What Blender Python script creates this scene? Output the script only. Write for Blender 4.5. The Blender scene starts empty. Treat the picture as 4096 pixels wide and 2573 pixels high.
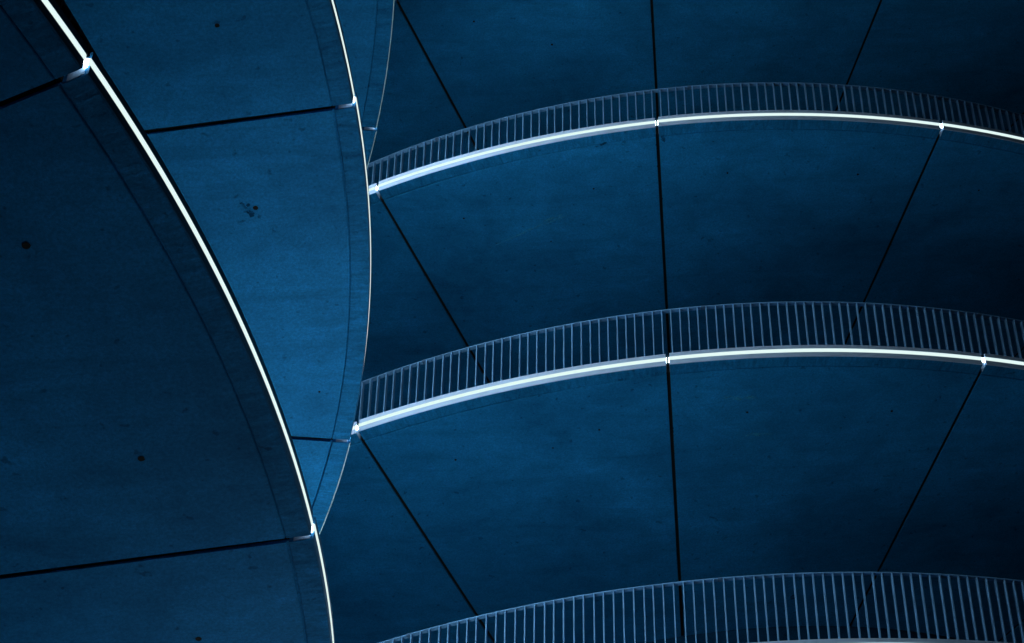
import bpy, bmesh, math, random
from mathutils import Matrix, Vector
random.seed(7)
S = bpy.context.scene
C = S.collection
SC = 3.7                       # metres per storey: the survey below is in storey heights
EYE = 3.7

# ------------------------------------------------------------------ camera
PITCH, ROLL = 0.74816, 0.02003
fw = Vector((0, math.cos(PITCH), math.sin(PITCH)))
rt0 = Vector((1, 0, 0)); up0 = rt0.cross(fw)
rt = math.cos(ROLL)*rt0 + math.sin(ROLL)*up0
up = -math.sin(ROLL)*rt0 + math.cos(ROLL)*up0
cam_d = bpy.data.cameras.new('camera'); cam = bpy.data.objects.new('camera', cam_d); C.objects.link(cam)
M = Matrix.Identity(4)
for i in range(3):
    M[i][0], M[i][1], M[i][2] = rt[i], up[i], -fw[i]
M[2][3] = EYE
cam.matrix_world = M
cam_d.sensor_width = 36; cam_d.lens = 36*math.exp(9.06392)/4096
cam_d.clip_start = 0.1; cam_d.clip_end = 2000
S.camera = cam

# ------------------------------------------------------------------ night sky and exposure
W = bpy.data.worlds.new('World'); S.world = W; W.use_nodes = True
bg = W.node_tree.nodes['Background']
bg.inputs[0].default_value = (0.03, 0.30, 0.80, 1); bg.inputs[1].default_value = 0.001
S.view_settings.view_transform = 'Standard'; S.view_settings.look = 'None'
S.view_settings.exposure = 0.0; S.view_settings.gamma = 1
S.cycles.max_bounces = 6; S.cycles.diffuse_bounces = 1

LIGHT = (0.78, 0.975, 0.945); POWER = 172.0

# ------------------------------------------------------------------ materials
def mat(name):
    m = bpy.data.materials.new(name); m.use_nodes = True
    nt = m.node_tree; return m, nt, nt.nodes['Principled BSDF']
def concrete(name, base, band=False):
    m, nt, b = mat(name); N, L = nt.nodes, nt.links
    tc = N.new('ShaderNodeUVMap'); tc.uv_map = 'arc'
    geo = N.new('ShaderNodeNewGeometry')
    def noise(scale, sx, sy, sz, detail, rough, dist=0.0, src=None):
        mp = N.new('ShaderNodeMapping'); mp.inputs['Scale'].default_value = (sx, sy, sz)
        L.new(src or geo.outputs['Position'], mp.inputs[0])
        n = N.new('ShaderNodeTexNoise'); n.inputs['Scale'].default_value = scale
        n.inputs['Detail'].default_value = detail; n.inputs['Roughness'].default_value = rough
        n.inputs['Distortion'].default_value = dist
        L.new(mp.outputs[0], n.inputs['Vector']); return n.outputs['Fac']
    def rng(src, a, b_, c, d):
        r = N.new('ShaderNodeMapRange'); r.inputs[1].default_value = a; r.inputs[2].default_value = b_
        r.inputs[3].default_value = c; r.inputs[4].default_value = d; L.new(src, r.inputs[0]); return r.outputs[0]
    def mul(a, b_):
        r = N.new('ShaderNodeMath'); r.operation = 'MULTIPLY'; L.new(a, r.inputs[0]); L.new(b_, r.inputs[1]); return r.outputs[0]
    cloud = rng(noise(.45, 1, 1.25, .8, 8, .58, .5), .32, .70, .68, 1.28)          # large laitance clouds
    mott = rng(noise(2.6, 1, 1.3, 1, 7, .68, .7), .3, .72, .84, 1.14)              # hand-sized mottling
    smear = rng(noise(1.5, .55, 4.0, 1, 5, .6, .9), .5, .76, 1.0, .82)             # dark smears along the formwork sheets
    pale = rng(noise(1.1, .5, 3.2, 2, 6, .62, 1.1), .60, .78, 1.0, 1.20)           # pale scuffs
    speck = rng(noise(46, 1, 1, 1, 4, .85), .28, .72, .68, 1.32)                   # grain
    pits = rng(noise(13, 1, 1, 1, 2, .5, 0), .68, .74, 1.0, .62)                    # blow holes
    v = mul(mul(mul(cloud, mott), mul(smear, pale)), mul(speck, pits))
    if band:
        rip = rng(noise(7, 2.6, .5, 1, 3, .6, 1.2, tc.outputs[0]), .32, .68, .74, 1.14); v = mul(v, rip)
    mix = N.new('ShaderNodeMix'); mix.data_type = 'RGBA'; mix.blend_type = 'MULTIPLY'; mix.inputs[0].default_value = 1
    mix.inputs[6].default_value = (*base, 1); L.new(v, mix.inputs[7]); L.new(mix.outputs[2], b.inputs['Base Color'])
    b.inputs['Roughness'].default_value = .62
    b.inputs['Specular IOR Level'].default_value = .02
    bp = N.new('ShaderNodeBump'); bp.inputs['Strength'].default_value = .35; bp.inputs['Distance'].default_value = .006 if not band else .02
    L.new(v, bp.inputs['Height']); L.new(bp.outputs[0], b.inputs['Normal'])
    return m
BASE = (0.013, 0.205, 0.54)
M_PANEL = concrete('fair_faced_concrete', BASE)
M_BAND = concrete('edge_concrete', tuple(c*.95 for c in BASE), True)
def film(name, col, fac):
    m, nt, b = mat(name); N, L = nt.nodes, nt.links
    b.inputs['Base Color'].default_value = (*col, 1); b.inputs['Specular IOR Level'].default_value = 0
    geo = N.new('ShaderNodeNewGeometry'); n = N.new('ShaderNodeTexNoise'); n.inputs['Scale'].default_value = 14; n.inputs['Detail'].default_value = 5
    L.new(geo.outputs['Position'], n.inputs['Vector'])
    r = N.new('ShaderNodeMapRange'); r.inputs[1].default_value = .35; r.inputs[2].default_value = .65; r.inputs[3].default_value = 0; r.inputs[4].default_value = fac
    L.new(n.outputs['Fac'], r.inputs[0])
    t = N.new('ShaderNodeBsdfTransparent'); mx = N.new('ShaderNodeMixShader')
    L.new(r.outputs[0], mx.inputs[0]); L.new(t.outputs[0], mx.inputs[1]); L.new(b.outputs[0], mx.inputs[2]); L.new(mx.outputs[0], N['Material Output'].inputs[0])
    return m
M_CORE = concrete('core_concrete', (.004, .05, .13))
M_STAIN = film('damp_stain', (.006, .07, .20), .8)
M_SCUFF = film('pale_scuff', (.05, .42, .85), .55)
M_TOP, _, b = mat('deck_asphalt'); b.inputs['Base Color'].default_value = (.02, .05, .09, 1); b.inputs['Roughness'].default_value = .9
M_HOLE, _, b = mat('anchor_void'); b.inputs['Base Color'].default_value = (.002, .004, .008, 1); b.inputs['Roughness'].default_value = 1
def metal(name, col, rough, amt):
    m, nt, b = mat(name); N, L = nt.nodes, nt.links
    tc = N.new('ShaderNodeUVMap'); tc.uv_map = 'arc'
    n = N.new('ShaderNodeTexNoise'); n.inputs['Scale'].default_value = 3; n.inputs['Detail'].default_value = 6
    L.new(tc.outputs[0], n.inputs['Vector'])
    r = N.new('ShaderNodeMapRange'); r.inputs[1].default_value = .3; r.inputs[2].default_value = .7; r.inputs[3].default_value = 1-amt; r.inputs[4].default_value = 1.0
    L.new(n.outputs['Fac'], r.inputs[0])
    mix = N.new('ShaderNodeMix'); mix.data_type = 'RGBA'; mix.blend_type = 'MULTIPLY'; mix.inputs[0].default_value = 1
    mix.inputs[6].default_value = (*col, 1); L.new(r.outputs[0], mix.inputs[7]); L.new(mix.outputs[2], b.inputs['Base Color'])
    b.inputs['Roughness'].default_value = rough; b.inputs['Specular IOR Level'].default_value = .03
    return m
M_TRIM = metal('painted_trim', (.46, .64, 1.0), .5, .12)
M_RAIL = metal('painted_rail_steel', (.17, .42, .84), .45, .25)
M_RAIL_DARK = metal('shaded_rail_steel', (.02, .04, .07), .5, .15)  # left railing's shade painted in as a near-black rail colour
M_RAIL_DARK2 = metal('sleeve_steel', (.10, .22, .44), .5, .15)
M_TRIM_DARK = metal('shaded_trim', (.02, .15, .37), .6, .25)  # left fascia's shade put into a darker copy of the trim colour
M_LED, nt, b = mat('light_diffuser')
nt.nodes.remove(b); e = nt.nodes.new('ShaderNodeEmission'); e.inputs[0].default_value = (*LIGHT, 1); e.inputs[1].default_value = POWER
nt.links.new(e.outputs[0], nt.nodes['Material Output'].inputs[0])
M_CAP = M_LED.copy(); M_CAP.name = 'light_end_cap'
for n_ in M_CAP.node_tree.nodes:
    if n_.type == 'EMISSION': n_.inputs[1].default_value = 13.0
M_LIP = metal('highlight_lip_paint', (.55, .85, 1.0), .5, .1)
M_PLATE = metal('glow_plate_paint', (.30, .42, .62), .5, .1)
M_GROUND, nt, b = mat('asphalt'); b.inputs['Roughness'].default_value = .9
n = nt.nodes.new('ShaderNodeTexNoise'); n.inputs['Scale'].default_value = 40
r = nt.nodes.new('ShaderNodeValToRGB'); r.color_ramp.elements[0].color = (.02, .04, .06, 1); r.color_ramp.elements[1].color = (.03, .06, .09, 1)
nt.links.new(n.outputs['Fac'], r.inputs[0]); nt.links.new(r.outputs[0], b.inputs['Base Color'])

# ------------------------------------------------------------------ tower geometry (storey units)
TOWER = {
 'right': dict(X=0.73708, Y=7.38051, R=2.86073, z=5.44984, H=1.0, p=0.22213, t0=-1.99464, dt=0.32026),
 'left':  dict(X=-3.31754, Y=2.98990, R=3.03406, z=2.02211, H=-1.0, p=-0.13669, t0=-0.41340, dt=0.30673)}
BT, BB, SL, RD, RH = .02005, .02255, -.10424, .17284, .35295
GAP, BANDW, DEPTH = .0104, .0385, 1.16

def P(T, k, th, d, dz):
    r = T['R'] - d
    return Vector((SC*(T['X'] + r*math.cos(th)), SC*(T['Y'] + r*math.sin(th)), SC*(T['z'] - T['H']*k + T['p']*th + dz) + EYE))
def soff(d): return -BB + SL*d

def tag(o, label=None, cat=None, group=None, kind=None):
    if label: o['label'] = label
    if cat: o['category'] = cat
    if group: o['group'] = group
    if kind: o['kind'] = kind
    return o
def empty(name, loc):
    o = bpy.data.objects.new(name, None); C.objects.link(o); o.location = loc; o.empty_display_size = .2; return o
def link(name, me, m, parent=None):
    me.materials.append(m)
    o = bpy.data.objects.new(name, me); C.objects.link(o)
    if parent:
        o.parent = parent
        w = parent.location if parent.parent is None else parent.parent.location
        # geometry is authored in world space: shift it into the top-level thing's space
        me.transform(Matrix.Translation(-w))
    return o
def sweep(T, k, th0, th1, loop, n, ends=None, shift=None, smooth=False):
    """closed cross-section loop [(d, dz)] swept along the helix; ends = inset (length) at each end"""
    bm = bmesh.new(); uv = bm.loops.layers.uv.new('arc'); rings = []; par = []
    per = [0]
    for a, b_ in zip(loop, loop[1:]+loop[:1]): per.append(per[-1] + math.hypot(a[0]-b_[0], a[1]-b_[1]))
    for i in range(n+1):
        t = i/n; ring = []; ths = []
        for d, dz in loop:
            r = T['R'] - d
            g0 = (ends[0]/r if ends else 0); g1 = (ends[1]/r if ends else 0)
            th = th0 + g0 + (th1-g1-th0-g0)*t
            sh = shift(t) if shift else 0
            ring.append(bm.verts.new(P(T, k, th, d-sh, dz))); ths.append(th)
        rings.append(ring); par.append(ths)
    m = len(loop)
    for i in range(n):
        for j in range(m):
            j2 = (j+1) % m
            f = bm.faces.new((rings[i][j], rings[i][j2], rings[i+1][j2], rings[i+1][j])); f.smooth = smooth
            for lp, (a, jj, pj) in zip(f.loops, ((i, j, j), (i, j2, j+1), (i+1, j2, j+1), (i+1, j, j))):
                lp[uv].uv = (par[a][jj]*T['R']*SC + k*13.7 + T['X']*5, per[pj]*SC + k*3.1)
    for ring in (rings[0], rings[-1]):
        f = bm.faces.new(ring if ring is rings[-1] else ring[::-1])
        for q, lp in enumerate(f.loops): lp[uv].uv = (lp.vert.co.x*.7, lp.vert.co.z)
    bmesh.ops.recalc_face_normals(bm, faces=bm.faces[:])
    me = bpy.data.meshes.new('mesh'); bm.to_mesh(me); bm.free(); return me

ch = .0022
BAND_LOOP = [(.0045, .012), (.0045, -BB+.001), (ch*.3, -BB+.001), (ch*.3, -BB+ch*.6), (ch, -BB-.0002), (BANDW-.0006, soff(BANDW)), (BANDW, soff(BANDW)+.0012), (BANDW, .012)]
BAND_LOOP = [(.0045, .012), (.0045, -BB+.0012), (.0012, -BB+.0008), (.0030, soff(.003)-.0004), (BANDW-.001, soff(BANDW)), (BANDW, soff(BANDW)+.0012), (BANDW, .012)]
PANEL_LOOP = [(BANDW+.0026, .012), (BANDW+.0026, soff(BANDW)+.0010), (BANDW+.0042, soff(BANDW)-.0004)] + \
             [(BANDW+.0042+(DEPTH-BANDW-.0042)*q/6, soff(BANDW+(DEPTH-BANDW)*q/6)) for q in range(1, 7)] + [(DEPTH, .012)]
GROOVE_LOOP = [(BANDW+.00005, .010), (BANDW+.00005, soff(BANDW)+.0035), (BANDW+.00255, soff(BANDW)+.0035), (BANDW+.00255, .010)]
TOP_LOOP = [(.0060, .0122), (.0060, .0185), (DEPTH+.03, .0185), (DEPTH+.03, .0122)]
FILL_LOOP = [(BANDW-.002, .010), (BANDW-.002, soff(BANDW)+.006)] + [(BANDW+(DEPTH-BANDW)*q/4, soff(BANDW+(DEPTH-BANDW)*q/4)+.0035) for q in range(1, 5)] + [(DEPTH, .010)]
SH = .0068
TRIM_LOOP = [(.0, BT), (.0, SH), (.0022, SH), (.0022, -SH), (.0, -SH), (.0, -BB+.0006), (.0008, -BB), (.0040, -BB), (.0040, BT)]
LED_LOOP = [(.0021, SH-.0002), (.0007, SH-.0002), (.0004, SH*.6), (.0004, -SH*.6), (.0007, -SH+.0002), (.0021, -SH+.0002)]
LED_PROUD = [(.0021, SH-.0002), (.0003, SH-.0003), (-.0009, SH*.5), (-.0009, -SH*.5), (.0003, -SH+.0003), (.0021, -SH+.0002)]
def stag(t): return .0012*(1-2*t)

def box_mesh(T, k, th, d0, d1, z0, z1, half):
    """upright bar with its wide face radial"""
    bm = bmesh.new(); uv = bm.loops.layers.uv.new('arc'); vs = []
    c, s = math.cos(th), math.sin(th)
    for dz in (z0, z1):
        for d, e_ in ((d0, -half), (d0, half), (d1, half), (d1, -half)):
            p = P(T, k, th, d, dz); vs.append(bm.verts.new(p + Vector((-s, c, 0))*e_*SC))
    for f in ((0, 1, 2, 3), (7, 6, 5, 4), (0, 4, 5, 1), (1, 5, 6, 2), (2, 6, 7, 3), (3, 7, 4, 0)):
        ff = bm.faces.new([vs[q] for q in f])
        for lp in ff.loops: lp[uv].uv = (lp.vert.co.x, lp.vert.co.z)
    bmesh.ops.recalc_face_normals(bm, faces=bm.faces[:])
    me = bpy.data.meshes.new('mesh'); bm.to_mesh(me); bm.free(); return me

def hole_mesh(T, k, tj, d, rad):
    """blind form-tie hole: a shallow irregular dark plug set just proud of the soffit"""
    th = T['t0'] + tj*T['dt']; c = P(T, k, th, d, soff(d)-.00035)
    ex = (P(T, k, th+.001, d, soff(d)) - P(T, k, th-.001, d, soff(d))).normalized()
    ey = (P(T, k, th, d+.01, soff(d+.01)) - P(T, k, th, d, soff(d))).normalized(); nz = ex.cross(ey).normalized()
    if nz.z < 0: nz = -nz
    bm = bmesh.new(); n = 20; a = []; b_ = []
    for i in range(n):
        w = 2*math.pi*i/n; rr = rad*(1+random.uniform(-.10, .10))
        p = c + (ex*math.cos(w)+ey*math.sin(w))*rr; a.append(bm.verts.new(p)); b_.append(bm.verts.new(p+nz*.01))
    bm.faces.new(a); bm.faces.new(b_[::-1])
    for i in range(n): bm.faces.new((a[i], a[(i+1) % n], b_[(i+1) % n], b_[i]))
    bmesh.ops.recalc_face_normals(bm, faces=bm.faces[:])
    me = bpy.data.meshes.new('mesh'); bm.to_mesh(me); bm.free(); return me

# ------------------------------------------------------------------ ground and cores
bm = bmesh.new(); bmesh.ops.create_grid(bm, x_segments=2, y_segments=2, size=900)
me = bpy.data.meshes.new('mesh'); bm.to_mesh(me); bm.free()
g = link('ground', me, M_GROUND); tag(g, kind='structure')

def core(T, label, zt):
    bm = bmesh.new(); uv = bm.loops.layers.uv.new('arc'); n = 96; ri = (T['R']-DEPTH)*SC
    lo, hi = [], []
    for i in range(n):
        w = 2*math.pi*i/n; x = SC*T['X']+ri*math.cos(w); y = SC*T['Y']+ri*math.sin(w)
        lo.append(bm.verts.new((x, y, -.05))); hi.append(bm.verts.new((x, y, zt)))
    for i in range(n):
        f = bm.faces.new((lo[i], lo[(i+1) % n], hi[(i+1) % n], hi[i])); f.smooth = True
        for lp, (a, z) in zip(f.loops, ((i, 0), (i+1, 0), (i+1, zt), (i, zt))): lp[uv].uv = (2*math.pi*a/n*ri, z)
    bm.faces.new(hi); me = bpy.data.meshes.new('mesh'); bm.to_mesh(me); bm.free()
    o = link('concrete_core', me, M_CORE); tag(o, label, 'core wall')

# ------------------------------------------------------------------ builders
HOLES = {('right', 0): [(.245, .205, 1), (.54, .383, .8), (.75, .208, 1), (1.255, .205, 1), (1.755, .208, 1.2), (2.25, .21, 1)],
         ('right', 1): [(.25, .21, 1), (.585, .253, .8), (.755, .215, 1), (1.26, .21, 1.1), (1.76, .208, 1.2)],
         ('right', -1): [(.25, .21, 1.2), (.54, .388, 1.3)],
         ('left', 0): [(.245, .206, 1.9), (.745, .209, 1.75), (1.245, .209, 1.6)],
         ('left', 1): [(1.25, .213, 1.65), (.75, .206, 1.4), (1.835, .085, .8)]}

def patch_mesh(T, k, tj, d, ru, rv, drop, rot=0.0, n=26, rough=.35):
    """thin irregular film on the soffit (stain or scuff)"""
    th = T['t0'] + tj*T['dt']; R = T['R']; bm = bmesh.new(); uv = bm.loops.layers.uv.new('arc'); vs = []; jit = [1+random.uniform(-rough, rough) for _ in range(n)]
    for i in range(n):
        w = 2*math.pi*i/n; a_, b_ = ru*math.cos(w)*jit[i], rv*math.sin(w)*jit[i]
        u_, v_ = a_*math.cos(rot)-b_*math.sin(rot), a_*math.sin(rot)+b_*math.cos(rot)
        vs.append(bm.verts.new(P(T, k, th+u_/R, d+v_, soff(d+v_)-drop)))
    f = bm.faces.new(vs); bmesh.ops.triangulate(bm, faces=[f])
    me = bpy.data.meshes.new('mesh'); bm.to_mesh(me); bm.free(); return me

STAINS = {('left', 1): [(1.243, .237, .010, .007), (1.253, .226, .004, .005), (1.267, .223, .009, .006), (1.276, .207, .005, .004), (1.287, .243, .003, .008), (1.240, .226, .004, .004), (1.259, .232, .003, .006)],
          ('right', 0): [(1.02, .05, .012, .006), (.80, .042, .02, .004)], ('right', 1): [(1.60, 1.02, .012, .010)]}
SCUFFS = {('right', 0): [(.47, .318, .125, .0035, -.175), (.575, .292, .030, .0045, -.14)], ('right', 1): [(1.22, .15, .05, .008, .05), (1.30, .30, .035, .006, .0)]}

def build_ramp(side, k, j0, j1, label, groupname):
    T = TOWER[side]
    th = T['t0'] + .5*T['dt']
    root = empty('spiral_ramp', P(T, k, th, .5, 0)); tag(root, label, 'ramp', groupname)
    for j in range(j0, j1):
        a, b_ = T['t0']+j*T['dt'], T['t0']+(j+1)*T['dt']
        pan = link('soffit_panel', sweep(T, k, a, b_, PANEL_LOOP, 20, (GAP/2, GAP/2)), M_PANEL, root)
        link('edge_band', sweep(T, k, a, b_, BAND_LOOP, 20, (GAP/2, GAP/2), stag), M_BAND, root)
        link('shadow_groove', sweep(T, k, a, b_, GROOVE_LOOP, 20, (GAP/2, GAP/2)), M_PANEL, root)
        for tj, d, sz in HOLES.get((side, k), []):
            if j <= tj < j+1:
                h = link('anchor_hole', hole_mesh(T, k, tj, d, .0115*sz), M_HOLE, pan)
        if j > j0:
            hg = (GAP/2-.0002)/(T['R'])
            link('joint_filler', sweep(T, k, a-hg, a+hg, FILL_LOOP, 1), M_HOLE, root)
        rr = random.Random(j*7+k*3+len(side))
        for q in range(5):                      # small spalls along the joint arrises
            sg = rr.choice((-1, 1)); tj = (j if sg > 0 else j+1) + sg*.0064
            link('spall', patch_mesh(T, k, tj, rr.uniform(.06, .9), rr.uniform(.001, .0024), rr.uniform(.002, .007), .0002, rr.uniform(-.3, .3), 14, .45), M_STAIN, pan)
        for tj, d, ru, rv in STAINS.get((side, k), []):
            if j <= tj < j+1: link('stain', patch_mesh(T, k, tj, d, ru, rv, .0002, random.uniform(0, 3)), M_STAIN, pan)
        for tj, d, ru, rv, ro in SCUFFS.get((side, k), []):
            if j <= tj < j+1: link('scuff_mark', patch_mesh(T, k, tj, d, ru, rv, .00035, ro, 40, .5), M_SCUFF, pan)
    a, b_ = T['t0']+j0*T['dt'], T['t0']+j1*T['dt']
    link('deck_surface', sweep(T, k, a, b_, TOP_LOOP, 20*(j1-j0)), M_TOP, root)
    return root

# made-up strip output per bay
LED_GAIN = {}
for j_, g_ in {-2: .2, -1: .85, 0: 1.45, 1: 1.6, 2: .0001}.items(): LED_GAIN[('right', 3, j_)] = g_
for j_, g_ in {-2: .05, -1: .10, 0: 2.0, 1: .5, 2: .0001}.items(): LED_GAIN[('right', 4, j_)] = g_
LED_GAIN[('right', 5)] = .12
for k_, g_ in {-2: .3, -1: .3, 0: .75, 1: 1.0, 2: .66, 3: .95}.items():
    for j_ in range(-3, 6):
        LED_GAIN[('left', k_, j_)] = g_*(.04 if j_ < 1 else (.10 if j_ == 1 else 1.0 if j_ == 2 else .18))
LED_GAIN[('left', 2, 1)] = .30
# strips in view only look white; their lighting is handed to unseen strips
SOFT = 1.0/POWER
for k_, js in {0: range(-4, 5), 1: range(-4, 5), 2: range(-4, 5), -1: range(-4, 5)}.items():
    for j_ in js: LED_GAIN[('right', k_, j_)] = SOFT
LED_GAIN[('right', 2, 0)] = .5; LED_GAIN[('right', 2, -1)] = .3
for k_, j_ in ((0, -3), (0, -2), (0, -1), (0, 0), (0, 1), (1, -3), (1, -2), (1, -1), (1, 0), (1, 1)): LED_GAIN[('left', k_, j_)] = SOFT
def led(side, k, j):
    g_ = LED_GAIN.get((side, k, j), LED_GAIN.get((side, k), 1.0))
    nm = 'light_diffuser_%.4f' % g_
    m = bpy.data.materials.get(nm)
    if m is None:
        m = M_LED.copy(); m.name = nm
        for n_ in m.node_tree.nodes:
            if n_.type == 'EMISSION': n_.inputs[1].default_value = POWER*g_
    return m
def build_light(side, k, j, label, group):
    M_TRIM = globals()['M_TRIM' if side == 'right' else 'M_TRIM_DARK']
    T = TOWER[side]; a, b_ = T['t0']+j*T['dt'], T['t0']+(j+1)*T['dt']
    root = empty('light_strip', P(T, k, (a+b_)/2, 0, 0)); tag(root, label, 'light', group)
    link('housing', sweep(T, k, a, b_, TRIM_LOOP, 24, (GAP/2, GAP/2), stag), M_TRIM, root)
    if side == 'left' and (k >= 2 or (k == 1 and j >= 2)):  # pale lip added to paint the highlight hairline along these edges
        link('highlight_lip', sweep(T, k, a, b_, [(-.0006, -BB+.0018), (-.0006, -BB+.0002), (.0004, -BB-.0008), (.0016, -BB-.0008), (.0016, -BB-.0001), (-.0001, -BB+.0018)], 24, (GAP/2, GAP/2), stag), M_LIP, root)
    for e_, sg in ((a, 1), (b_, -1)):          # added pale plate: puts the strip's glow on the joint wall
        q0 = (GAP/2-.0007)/T['R']*sg; q1 = (GAP/2+.0002)/T['R']*sg
        lo, hi = sorted((e_+q0, e_+q1))
        link('glow_plate', sweep(T, k, lo, hi, [(.0046, .011), (.0046, -BB+.0022), (.030, soff(.030)+.0012), (.030, .011)], 1), M_PLATE, root)
        lo, hi = sorted((e_+(GAP*.36)/T['R']*sg, e_+(GAP*.27)/T['R']*sg))
        link('end_cap', sweep(T, k, lo, hi, [(.0008, -SH+.0008), (.0016, SH-.0010), (.0060, SH-.0010), (.0060, -SH-.004), (.0012, -SH-.004)], 1), M_CAP, root)
    link('diffuser', sweep(T, k, a, b_, LED_PROUD if LED_GAIN.get((side, k, j)) == SOFT else LED_LOOP, 24, (GAP*.38, GAP*.38), stag), led(side, k, j), root)

NB = 32
def build_railing(side, k, t0, t1, label, group, n0=0, n1=-1):
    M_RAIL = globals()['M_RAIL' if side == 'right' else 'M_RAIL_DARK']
    """t0, t1 in bays; balusters n0..n1 are parts, the rest one stuff part"""
    T = TOWER[side]; a, b_ = T['t0']+t0*T['dt'], T['t0']+t1*T['dt']
    root = empty('guard_railing', P(T, k, (a+b_)/2, RD, .02)); tag(root, label, 'railing', group)
    hw = .0140
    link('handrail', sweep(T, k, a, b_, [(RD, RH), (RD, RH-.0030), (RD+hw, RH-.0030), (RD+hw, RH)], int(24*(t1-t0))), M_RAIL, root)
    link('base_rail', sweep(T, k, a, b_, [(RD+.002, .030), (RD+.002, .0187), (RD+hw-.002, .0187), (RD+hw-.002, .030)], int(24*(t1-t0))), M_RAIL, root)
    for j in range(int(math.floor(t0)), int(math.ceil(t1))):          # sleeves where two lengths of handrail meet
        for tt in (.13,):
            th = T['t0'] + (j+tt)*T['dt']
            if t0 < j+tt < t1:
                link('splice_sleeve', sweep(T, k, th-.0022, th+.0022, [(RD-.0006, RH+.0007), (RD-.0006, RH-.0040), (RD+hw+.0006, RH-.0040), (RD+hw+.0006, RH+.0007)], 1), M_RAIL_DARK2, root)
    i0, i1 = int(round(t0*NB)), int(round(t1*NB))
    ax = Vector((SC*T['X'], SC*T['Y'], 0))
    proto = box_mesh(T, k, 0.0, RD+.0004, RD+.0120, .0302, RH-.0031, .00165)
    far = []
    for i in range(i0, i1):
        jit = random.Random(i*31+k*7).uniform(-.045, .045)
        th = T['t0'] + (i+.5+jit)/NB*T['dt']
        R = Matrix.Translation(ax) @ Matrix.Rotation(th, 4, 'Z') @ Matrix.Translation(-ax)
        R = Matrix.Translation((0, 0, SC*T['p']*th)) @ R
        if n0 <= i < n1:
            me = proto.copy(); me.transform(R @ Matrix.Identity(4)); link('baluster', me, M_RAIL, root)
        else: far.append(R)
    if far:
        bm = bmesh.new()
        for R in far:
            m2 = proto.copy(); m2.transform(R); bm.from_mesh(m2); bpy.data.meshes.remove(m2)
        me = bpy.data.meshes.new('mesh'); bm.to_mesh(me); bm.free()
        o = link('baluster_row', me, M_RAIL, root); o['kind'] = 'stuff'
    return root

# ------------------------------------------------------------------ right tower
RL = {-1: 'topmost concrete ramp underside on the right, above the upper railing',
      0: 'concrete ramp underside on the right, between the upper and middle railings',
      1: 'concrete ramp underside on the right, between the middle and lowest railings',
      2: 'lowest concrete ramp on the right, only its edge showing below the lowest railing',
      3: 'right tower ramp one turn below the picture', 4: 'right tower ramp two turns below the picture', 5: 'right tower ramp three turns below the picture'}
GR = 'stacked ramp turns of the right tower'
ORD = ['first', 'second', 'third', 'fourth', 'fifth', 'sixth', 'seventh', 'eighth', 'ninth']
for k in range(-1, 6):
    build_ramp('right', k, -4, 6, RL[k], GR)
WHERE = {(0, -1): 'stub of light strip at the left end of the upper right railing',
         (0, 0): 'bright light strip under the left half of the upper right railing',
         (0, 1): 'light strip arching under the middle of the upper right railing',
         (0, 2): 'light strip under the right end of the upper railing, falling to the picture edge',
         (1, 0): 'brightest thick light strip, under the left half of the middle right railing',
         (1, 1): 'light strip arching under the middle of the middle right railing',
         (1, 2): 'short light strip under the right end of the middle railing',
         (2, 1): 'sliver of light strip at the bottom picture edge, left of the lower right corner',
         (2, 2): 'sliver of light strip in the lower right corner of the picture'}
TURN_R = {-1: 'topmost', 0: 'upper', 1: 'middle', 2: 'lowest visible', 3: 'first hidden lower', 4: 'second hidden lower', 5: 'third hidden lower'}
for k, (lo_, hi_) in {-1: (-1, 3), 0: (-2, 4), 1: (-2, 4), 2: (-2, 4), 3: (-2, 3), 4: (-2, 3), 5: (0, 2)}.items():
    for j in range(lo_, hi_):
        build_light('right', k, j, WHERE.get((k, j), 'light strip out of view on the %s right ramp, %s bay' % (TURN_R[k], ORD[j+3])), 'light strips on the right tower edges')
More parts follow.
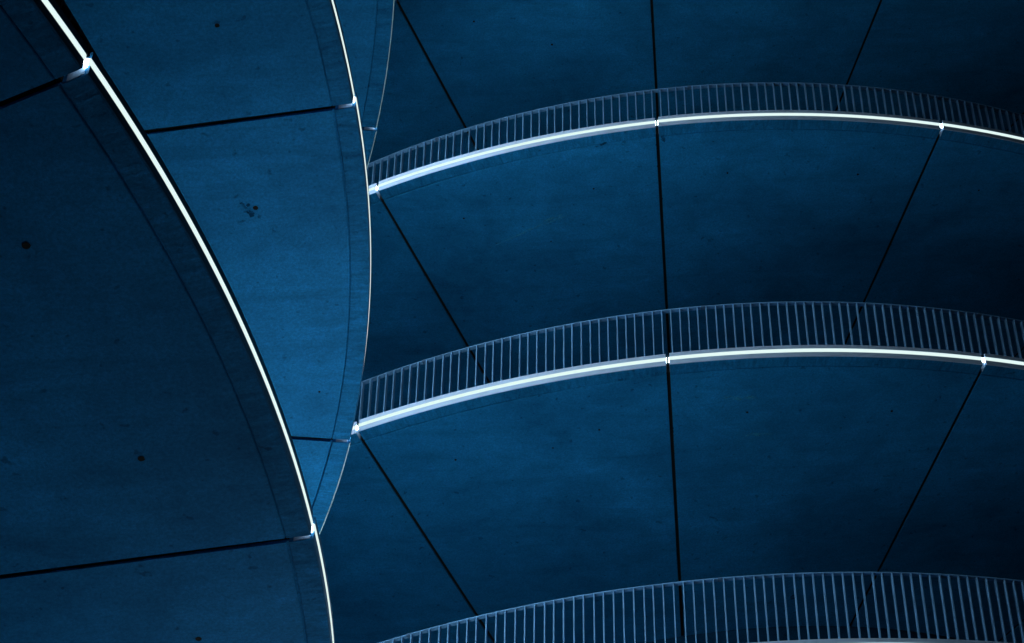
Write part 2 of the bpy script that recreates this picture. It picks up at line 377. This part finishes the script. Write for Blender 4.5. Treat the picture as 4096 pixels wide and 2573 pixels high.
build_railing('right', 0, -1, 4, 'upper curved railing on the right with slim upright bars', 'railings of the right tower', -3, 97)
build_railing('right', 1, -1, 4, 'middle curved railing on the right, between the two bright right-hand light strips', 'railings of the right tower', -2, 93)
build_railing('right', 2, -1, 4, 'lowest curved railing on the right, cut by the bottom picture edge', 'railings of the right tower', 5, 90)
core(TOWER['right'], 'round concrete core wall inside the right tower', 34)

# ------------------------------------------------------------------ left tower
LLb = {0: 'nearest dark concrete ramp underside, filling the left edge and lower left corner',
       1: 'bright blue concrete ramp underside with a stained hole, between the two long left strips',
       2: 'narrow concrete ramp underside at the top, left of the dark right tower',
       3: 'left tower ramp above the picture', -1: 'left tower ramp one turn below the picture', -2: 'left tower ramp two turns below the picture'}
GL = 'stacked ramp turns of the left tower'
for k in range(-2, 4):
    build_ramp('left', k, -4, 7, LLb[k], GL)
WL = {(0, -1): 'thick light strip in the top left corner, above the first joint',
      (0, 0): 'longest light strip, sweeping diagonally down the left half between two joints',
      (0, 1): 'light strip leaving the bottom picture edge, below the lower left joint',
      (1, 0): 'thin light strip at the top, above the joint of the bright blue ramp',
      (1, 1): 'light strip narrowing to a thread along the bright blue ramp',
      (1, 2): 'hairline lit edge at the lower tip of the bright blue ramp',
      (2, 1): 'hairline lit edge of the narrow ramp at the top centre',
      (2, 2): 'short hairline edge below the lit joint of the narrow top ramp'}
TURN_L = {-2: 'second hidden lower', -1: 'first hidden lower', 0: 'nearest', 1: 'bright blue', 2: 'narrow top', 3: 'hidden topmost'}
for k, (lo_, hi_) in {0: (-2, 4), 1: (-1, 5), 2: (0, 5), 3: (0, 5)}.items():
    for j in range(lo_, hi_):
        build_light('left', k, j, WL.get((k, j), 'light strip out of view on the %s left ramp, %s bay' % (TURN_L[k], ORD[j+3])), 'light strips on the left tower edges')
for k in range(0, 3):
    build_railing('left', k, -2, 4, ['dark railing sliver behind the thick light strip at the top left', 'railing hidden above the bright blue left ramp', 'railing hidden above the narrow top centre ramp'][k],
                  'railings of the left tower', -45, 50)
core(TOWER['left'], 'round concrete core wall inside the left tower', 26)
